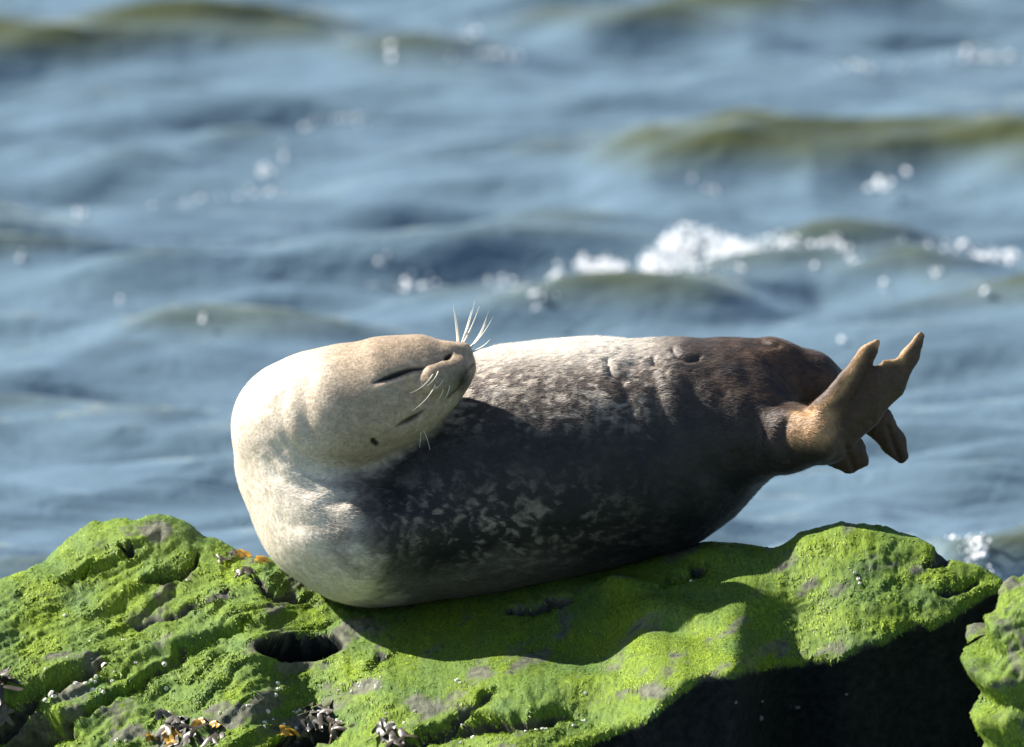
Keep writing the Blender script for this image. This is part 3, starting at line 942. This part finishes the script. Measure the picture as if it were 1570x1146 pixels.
def make_fur(count):
    rng = np.random.default_rng(9)
    nf = len(ev.polygons)
    fv = np.empty(nf * 4, np.int32); ev.loops.foreach_get('vertex_index', fv); fv = fv.reshape(-1, 4)
    no = np.empty(nv * 3, np.float32); ev.vertices.foreach_get('normal', no); no = no.reshape(-1, 3).astype(float)
    ar = np.empty(nf, np.float32); ev.polygons.foreach_get('area', ar)
    seen = (no[fv[:, 0], 1] < .45)
    pr = ar * seen; pr = pr / pr.sum()
    k = rng.choice(nf, count, p=pr)
    w = rng.dirichlet((1, 1, 1, 1), count)
    p = (V[fv[k]] * w[..., None]).sum(1)
    nn = no[fv[k, 0]]
    c = SC[fv[k, 0]] * np.exp(rng.normal(0, .26, count))[:, None]
    hm = headm[fv[k, 0]][:, None]
    flow = np.array([[1., 0, -.12]]) * (1 - hm) + np.array([[-.9, 0, -.25]]) * hm + rng.normal(0, .22, (count, 3))
    t = flow - (flow * nn).sum(1, keepdims=True) * nn
    t /= np.linalg.norm(t, axis=1, keepdims=True) + 1e-6
    L = (.0055 + .0060 * rng.random(count))[:, None] * (1 - .35 * hm) * (1 - .75 * sst(1240, 1290, px[fv[k, 0]]))[:, None]
    d = t + nn * .32; sd_ = np.cross(t, nn)
    wd = .00045
    b0 = p - nn * .0006 - inv; tip = b0 + d * L
    VV = np.stack([b0 - sd_ * wd, b0 + sd_ * wd, tip], 1).reshape(-1, 3)
    F = np.arange(count * 3).reshape(-1, 3)
    o = mesh_obj('fur', VV, F, m_hair, body, smooth=False)
    set_col(o, 'coat', np.repeat(np.clip(c, 0, .85), 3, 0))
    tag(o, kind='stuff')


make_fur(190000)


# ------------------------------------------------------------------ foam, spray and white blobs for sun glints on the water
def on_sea(px_, py_):
    a = PITCH + math.atan((py_ - 573) / PXM / DIST)
    H = ZC + DIST * SP
    z = 0.0
    for _ in range(8):
        d = (H - z) / math.tan(a); rr = (H - z) / math.sin(a)
        x, y = (px_ - 785) / PXM / DIST * rr, d - DIST * CP
        z = .5 * z + .5 * float(sea_z(np.array([x]), np.array([y]))[0])
    return np.array([x, y, z])


def ico():
    t = (1 + 5 ** .5) / 2
    v = np.array([(-1, t, 0), (1, t, 0), (-1, -t, 0), (1, -t, 0), (0, -1, t), (0, 1, t), (0, -1, -t), (0, 1, -t), (t, 0, -1), (t, 0, 1), (-t, 0, -1), (-t, 0, 1)], float)
    v /= np.linalg.norm(v[0])
    f = np.array([(0, 11, 5), (0, 5, 1), (0, 1, 7), (0, 7, 10), (0, 10, 11), (1, 5, 9), (5, 11, 4), (11, 10, 2), (10, 7, 6), (7, 1, 8), (3, 9, 4), (3, 4, 2), (3, 2, 6), (3, 6, 8), (3, 8, 9),
                  (4, 9, 5), (2, 4, 11), (6, 2, 10), (8, 6, 7), (9, 8, 1)])
    return v, f


m_foam, n, l, b = mat('sea_foam')
b.inputs['Base Color'].default_value = (.86, .88, .9, 1); b.inputs['Roughness'].default_value = .3
IV, IF = ico()


def foam(name, blobs):
    c = np.array([q[:3] for q in blobs]); rr = np.array([q[3] for q in blobs])
    jit = 1 + .18 * RNG.standard_normal((len(c), 12, 1))
    VV = (c[:, None] + IV[None] * rr[:, None, None] * jit).reshape(-1, 3)
    F = (IF[None] + 12 * np.arange(len(c))[:, None, None]).reshape(-1, 3)
    o = mesh_obj(name, VV, F, m_foam)
    tag(o, kind='stuff')
    return o


TOP = [(838, 428), (860, 408), (900, 396), (940, 400), (965, 402), (1000, 384), (1035, 352), (1065, 340), (1095, 346), (1140, 366), (1200, 372), (1245, 364), (1290, 378), (1315, 392)]
BOT = [(838, 446), (870, 444), (920, 438), (960, 430), (1010, 420), (1060, 412), (1120, 406), (1180, 400), (1240, 392), (1290, 394), (1315, 398)]
blobs = []
for _ in range(4200):
    x = 838 + 475 * RNG.random()
    hi, lo = float(interp(TOP, np.array([x]))[0]), float(interp(BOT, np.array([x]))[0])
    dens = .95 if x < 1160 else .45
    if RNG.random() > dens: continue
    if vn(np.array([x / 14.]), np.array([3.3]), seed=5)[0] < -.62: continue
    f = RNG.random()
    base = on_sea(x, lo + (hi - lo) * f * .55 + RNG.normal(0, 2))
    p = base + np.array([RNG.normal(0, .008), RNG.normal(0, .02), max(0, (lo - hi) / 640 * f * .45 * RNG.random())])
    blobs.append((*p, .0018 + .0075 * RNG.random() ** 2.5))
foam('breaking_foam', blobs)
tag(bpy.data.objects['breaking_foam'], 'white foam breaking along the wave crest behind the seal', 'foam')
blobs = []  # white blobs in place of sun glints, among streaks of foam
for (x, y, nn_, sx_, sy_, r_) in [(1345, 262, 16, 14, 5, .011), (1390, 235, 7, 5, 4, .012), (1060, 245, 5, 12, 6, .010), (1090, 295, 4, 10, 4, .009), (1476, 378, 6, 5, 4, .013), (1515, 396, 8, 8, 5, .013),
                                  (1550, 394, 10, 16, 5, .010), (1440, 420, 4, 5, 5, .009), (1511, 447, 3, 3, 3, .012), (1250, 407, 3, 3, 3, .013), (625, 415, 4, 4, 3, .012), (650, 420, 5, 12, 4, .007),
                                  (825, 455, 9, 8, 6, .011), (742, 425, 7, 6, 5, .011), (772, 438, 10, 14, 5, .009), (420, 405, 3, 4, 3, .011), (460, 403, 3, 8, 4, .008), (600, 82, 4, 5, 4, .013),
                                  (35, 403, 5, 9, 4, .010), (122, 329, 5, 8, 4, .011), (235, 315, 4, 8, 4, .010), (312, 490, 2, 2, 2, .011), (185, 450, 3, 6, 3, .009), (468, 178, 10, 22, 4, .010), (540, 178, 14, 50, 4, .008),
                                  (430, 230, 10, 12, 12, .008), (410, 265, 12, 14, 10, .009), (330, 298, 16, 60, 4, .008), (420, 296, 10, 30, 5, .008), (1355, 430, 3, 3, 3, .010), (700, 60, 20, 40, 14, .009), (760, 85, 16, 30, 8, .010),
                                  (1290, 525, 3, 4, 4, .010), (1400, 385, 10, 22, 4, .007), (1135, 380, 4, 60, 20, .008), (1490, 285, 3, 8, 5, .009), (1090, 410, 10, 60, 4, .008), (1500, 90, 26, 60, 5, .010), (1350, 105, 14, 60, 5, .008)]:
    for _ in range(nn_):
        p = on_sea(x + RNG.normal(0, sx_ * .6), y + RNG.normal(0, sy_ * .6))
        blobs.append((p[0], p[1], p[2] + .002, r_ * (.35 + .55 * RNG.random())))
for _ in range(220):
    x = RNG.choice([RNG.uniform(560, 850), RNG.uniform(1300, 1580)])
    y = float(np.interp(x, [560, 700, 830, 1300, 1450, 1580], [402, 425, 450, 385, 385, 398])) + RNG.normal(0, 7)
    p = on_sea(x, y)
    blobs.append((p[0], p[1], p[2] + .002, .0015 + .006 * RNG.random() ** 2))
foam('foam_glint_flecks', blobs)
tag(bpy.data.objects['foam_glint_flecks'], 'scattered white foam flecks and blobs standing in for sun glints on the open water', 'foam')
blobs = []
for _ in range(90):
    p = on_sea(1497 + RNG.normal(0, 12), 846 + RNG.normal(0, 7))
    blobs.append((p[0], p[1], p[2] + .02 * RNG.random(), .002 + .006 * RNG.random() ** 2))
foam('splash', blobs)
tag(bpy.data.objects['splash'], 'small white splash just behind the green boulder', 'splash')

# ------------------------------------------------------------------ seaweed
def wet(name, col, rough=.42):
    m, n, l, b = mat(name)
    g_ = N(n, 'ShaderNodeNewGeometry'); z_ = N(n, 'ShaderNodeTexNoise', inp={'Scale': 90.0, 'Detail': 3.0}); l.new(g_.outputs['Position'], z_.inputs['Vector'])
    r_ = N(n, 'ShaderNodeValToRGB'); r_.color_ramp.elements[0].color = tuple(c * .5 for c in col) + (1,); r_.color_ramp.elements[1].color = tuple(min(1, c * 1.5) for c in col) + (1,)
    l.new(z_.outputs[0], r_.inputs[0]); l.new(r_.outputs[0], b.inputs['Base Color'])
    b.inputs['Roughness'].default_value = rough
    return m


m_kd = wet('dark_wrack', (.045, .035, .022)); m_ky = wet('yellow_wrack', (.40, .22, .02), .35); m_kg = wet('grey_wrack', (.085, .078, .06), .4)


def frond(parent, origin, p, nn, t, L, wdt, material, rng):
    """a strap with a forked tip, slightly cupped and curled"""
    sd_ = np.cross(nn, t); sd_ /= np.linalg.norm(sd_)
    ang = rng.normal(0, .5); t = t * math.cos(ang) + sd_ * math.sin(ang); sd_ = np.cross(nn, t)
    seg = 7
    rows = []
    curl = rng.normal(0, .45); lift0 = .002 + .006 * rng.random()
    wav = rng.random() * 6
    def strap(u0, u1, off, w0, w1):
        V_, F_ = [], []
        for i in range(seg):
            f = i / (seg - 1); u_ = u0 + (u1 - u0) * f
            c = p + t * L * u_ * (1 - .12 * abs(curl) * u_) + sd_ * (off * f * L * .35 + curl * .25 * L * u_ * u_) + nn * (lift0 * math.sin(math.pi * min(1, u_)) + .003 * math.sin(7 * u_ + wav) + .002)
            w_ = (w0 + (w1 - w0) * f) * (1 if i < seg - 1 else .35)
            tw = .35 * math.sin(2.5 * u_ + wav)
            e = sd_ * math.cos(tw) + nn * math.sin(tw)
            up = nn * math.cos(tw) - sd_ * math.sin(tw)
            V_ += [c - e * w_, c + up * .0014, c + e * w_, c + e * w_ * .98 - up * .0005, c + up * .0004, c - e * w_ * .98 - up * .0005]
        for i in range(seg - 1):
            a = i * 6
            F_ += [(a + k, a + k + 1, a + 7 + k, a + 6 + k) for k in (0, 1, 3, 4)]
        return V_, F_
    Vv, Ff = [], []
    for args in [(0, .6, 0, wdt * .8, wdt * 1.5)] + [(.52, 1.0, s_, wdt * 1.3, wdt * 1.0) for s_ in (-1, 1)]:
        a, f = strap(*args); k = len(Vv); Vv += a; Ff += [tuple(q + k for q in x) for x in f]
    mesh_obj('frond', np.array(Vv) - origin, Ff, material, parent)


def seaweed(label, spots, group=None, seed=0):
    rng = np.random.default_rng(seed)
    p0, n0, t0 = rock_at(*spots[0][:2])
    e = empty('seaweed', tuple(p0)); tag(e, label, 'seaweed', group)
    for (x, y, cnt, L, w, m) in spots:
        for _ in range(cnt):
            p, nn, t = rock_at(x + rng.normal(0, 8), y + rng.normal(0, 5))
            frond(e, np.array(p0), p, nn, t, L * (.7 + .6 * rng.random()), w, m, rng)
    return e


seaweed('yellow brown seaweed sprig beside the white chest of the seal', [(372, 846, 3, .030, .0055, m_ky), (360, 850, 2, .028, .005, m_kd), (398, 862, 2, .022, .004, m_ky), (372, 872, 3, .03, .004, m_kd)], seed=1)
seaweed('silvery seaweed clump with mustard yellow tips low on the boulder', [(262, 1104, 9, .045, .006, m_kg), (290, 1112, 6, .045, .006, m_kg), (262, 1122, 3, .032, .006, m_ky), (318, 1112, 3, .030, .006, m_ky), (232, 1122, 1, .028, .005, m_ky),
                                                                          (330, 1122, 6, .05, .005, m_kd), (290, 1132, 5, .04, .006, m_kg)], seed=2)
seaweed('dark brown seaweed clump hanging over a crack below the pool hole', [(492, 1090, 8, .045, .005, m_kd), (480, 1102, 6, .05, .005, m_kg), (440, 1118, 3, .036, .006, m_ky), (462, 1122, 5, .04, .006, m_kg), (508, 1108, 6, .045, .005, m_kd)], seed=3)
seaweed('dark seaweed strands hanging into the wide shadowed crack', [(2, 1046, 6, .06, .005, m_kd), (-6, 1070, 5, .05, .006, m_kg), (6, 1128, 3, .04, .006, m_ky)], seed=4)
seaweed('wet black seaweed straps under a crack with barnacles', [(590, 1112, 5, .04, .005, m_kg), (602, 1122, 5, .045, .005, m_kd)], seed=5)

# ------------------------------------------------------------------ barnacles
m_bar, n, l, b = mat('barnacle_shell')
b.inputs['Base Color'].default_value = (.72, .68, .60, 1); b.inputs['Roughness'].default_value = .55


m_barin, n, l, b = mat('barnacle_mouth')
b.inputs['Base Color'].default_value = (.16, .13, .11, 1); b.inputs['Roughness'].default_value = .6


def barnacle_mesh(seed):
    rng = np.random.default_rng(seed)
    k = 10; V_, F_ = [], []
    prof = [(1.0, -.25), (.92, .12), (.70, .50), (.56, .62), (.44, .52), (.26, .38)]
    for (r_, h) in prof:
        for i in range(k):
            a = 2 * math.pi * i / k
            q = r_ * (1 + .10 * math.cos(5 * a + seed) + .05 * rng.standard_normal())
            V_.append((q * math.cos(a), q * math.sin(a) * .85, h * (1 + .06 * rng.standard_normal())))
    for j in range(len(prof) - 1):
        for i in range(k):
            F_.append((j * k + i, j * k + (i + 1) % k, (j + 1) * k + (i + 1) % k, (j + 1) * k + i))
    F_.append(tuple((len(prof) - 1) * k + i for i in range(k)))
    me = bpy.data.meshes.new('barnacle'); me.from_pydata(V_, [], F_); me.materials.append(m_bar); me.materials.append(m_barin)
    for q in list(me.polygons)[-1:]:
        q.material_index = 1
    return me


BM = [barnacle_mesh(i) for i in range(4)]
brng = np.random.default_rng(21)
spots = [(113, 1050, .006), (128, 1050, .005), (139, 1055, .0065), (143, 1046, .004), (158, 1024, .008), (206, 1018, .0055), (249, 1017, .007), (97, 942, .005), (186, 980, .004), (250, 1054, .005), (21, 1082, .005),
         (70, 1062, .006), (76, 1068, .008), (82, 1072, .006), (66, 1074, .005), (88, 1060, .004), (18, 1108, .006), (12, 1130, .006), (36, 1140, .006), (155, 1064, .005), (426, 1052, .006), (424, 1062, .005), (418, 1072, .005),
         (286, 887, .004), (138, 1014, .003), (137, 985, .003), (178, 1144, .005), (190, 1142, .004), (335, 1097, .005), (405, 1110, .006), (700, 1046, .005), (705, 1050, .004), (900, 1075, .005),
         (895, 1108, .005), (832, 1105, .006), (820, 1112, .005), (846, 1106, .004), (766, 1122, .005), (724, 1132, .005), (1318, 890, .006), (1314, 884, .004), (1322, 898, .004), (1060, 893, .004),
         (1168, 1104, .006), (1226, 1088, .006), (1170, 1078, .004), (1130, 1080, .004), (1300, 1068, .004), (880, 1115, .004), (548, 1050, .004), (552, 1056, .004), (575, 1058, .004), (580, 1052, .003)]
for (cx_, cy_, sx_, sy_, k) in [(440, 1105, 60, 18, 14), (600, 1110, 50, 16, 12), (560, 1055, 40, 12, 8), (810, 1112, 60, 8, 10), (120, 1050, 60, 25, 10), (690, 1135, 60, 8, 8)]:
    for _ in range(k):
        spots.append((cx_ + brng.normal(0, sx_ * .6), cy_ + brng.normal(0, sy_ * .6), .0022 + .003 * brng.random()))
m_bard, n, l, b = mat('barnacle_shell_shaded')
b.inputs['Base Color'].default_value = (.16, .15, .14, 1); b.inputs['Roughness'].default_value = .6  # darker copy of the shell, shade of the undercut painted in
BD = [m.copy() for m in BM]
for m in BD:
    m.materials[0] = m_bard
PLACES = [  # landmark the shell sits by: px range, py range, label, group
    (0, 180, 1005, 1150, 'white barnacle shell beside the wide shadowed crack of the boulder', 'barnacles by the wide crack'),
    (0, 330, 800, 1004, 'white barnacle shell on the green hump of the boulder', 'barnacles on the green hump'),
    (180, 330, 1004, 1150, 'white barnacle shell near the silvery seaweed clump', 'barnacles near the silvery seaweed'),
    (330, 540, 1000, 1150, 'white barnacle shell below the pool hole, near dark brown seaweed', 'barnacles below the pool hole'),
    (540, 660, 1000, 1150, 'white barnacle shell near the wet black seaweed straps', 'barnacles near the black seaweed straps'),
    (660, 960, 1000, 1150, 'white barnacle shell in the mossy crack below the shadow of the seal', 'barnacles in the crack below the shadow'),
    (960, 1150, 800, 1000, 'white barnacle shell in the short crack under the seal belly end', None),
    (1150, 1570, 800, 960, 'white barnacle shell on the sunlit green mound of the boulder', 'barnacles on the sunlit mound')]
for i, (x, y, r_) in enumerate(spots):
    p, nn, t = rock_at(x, y)
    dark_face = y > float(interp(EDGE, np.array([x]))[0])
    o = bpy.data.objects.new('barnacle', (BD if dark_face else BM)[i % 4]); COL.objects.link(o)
    r_ *= .95
    o.location = tuple(p); o.scale = (r_ * (.8 + .4 * brng.random()), r_ * (.8 + .5 * brng.random()), r_ * (.8 + .7 * brng.random()))
    o.rotation_mode = 'QUATERNION'; o.rotation_quaternion = Vector(nn).to_track_quat('Z', 'Y')
    lab = ('barnacle with shell darkened as shade on the dark undercut face of the boulder', 'barnacles on the dark face')
    if not dark_face:
        lab = next(((q[4], q[5]) for q in PLACES if q[0] <= x < q[1] and q[2] <= y < q[3]), ('white barnacle shell at the foot of the green boulder', 'barnacles at the foot'))
    tag(o, lab[0], 'barnacle', lab[1])
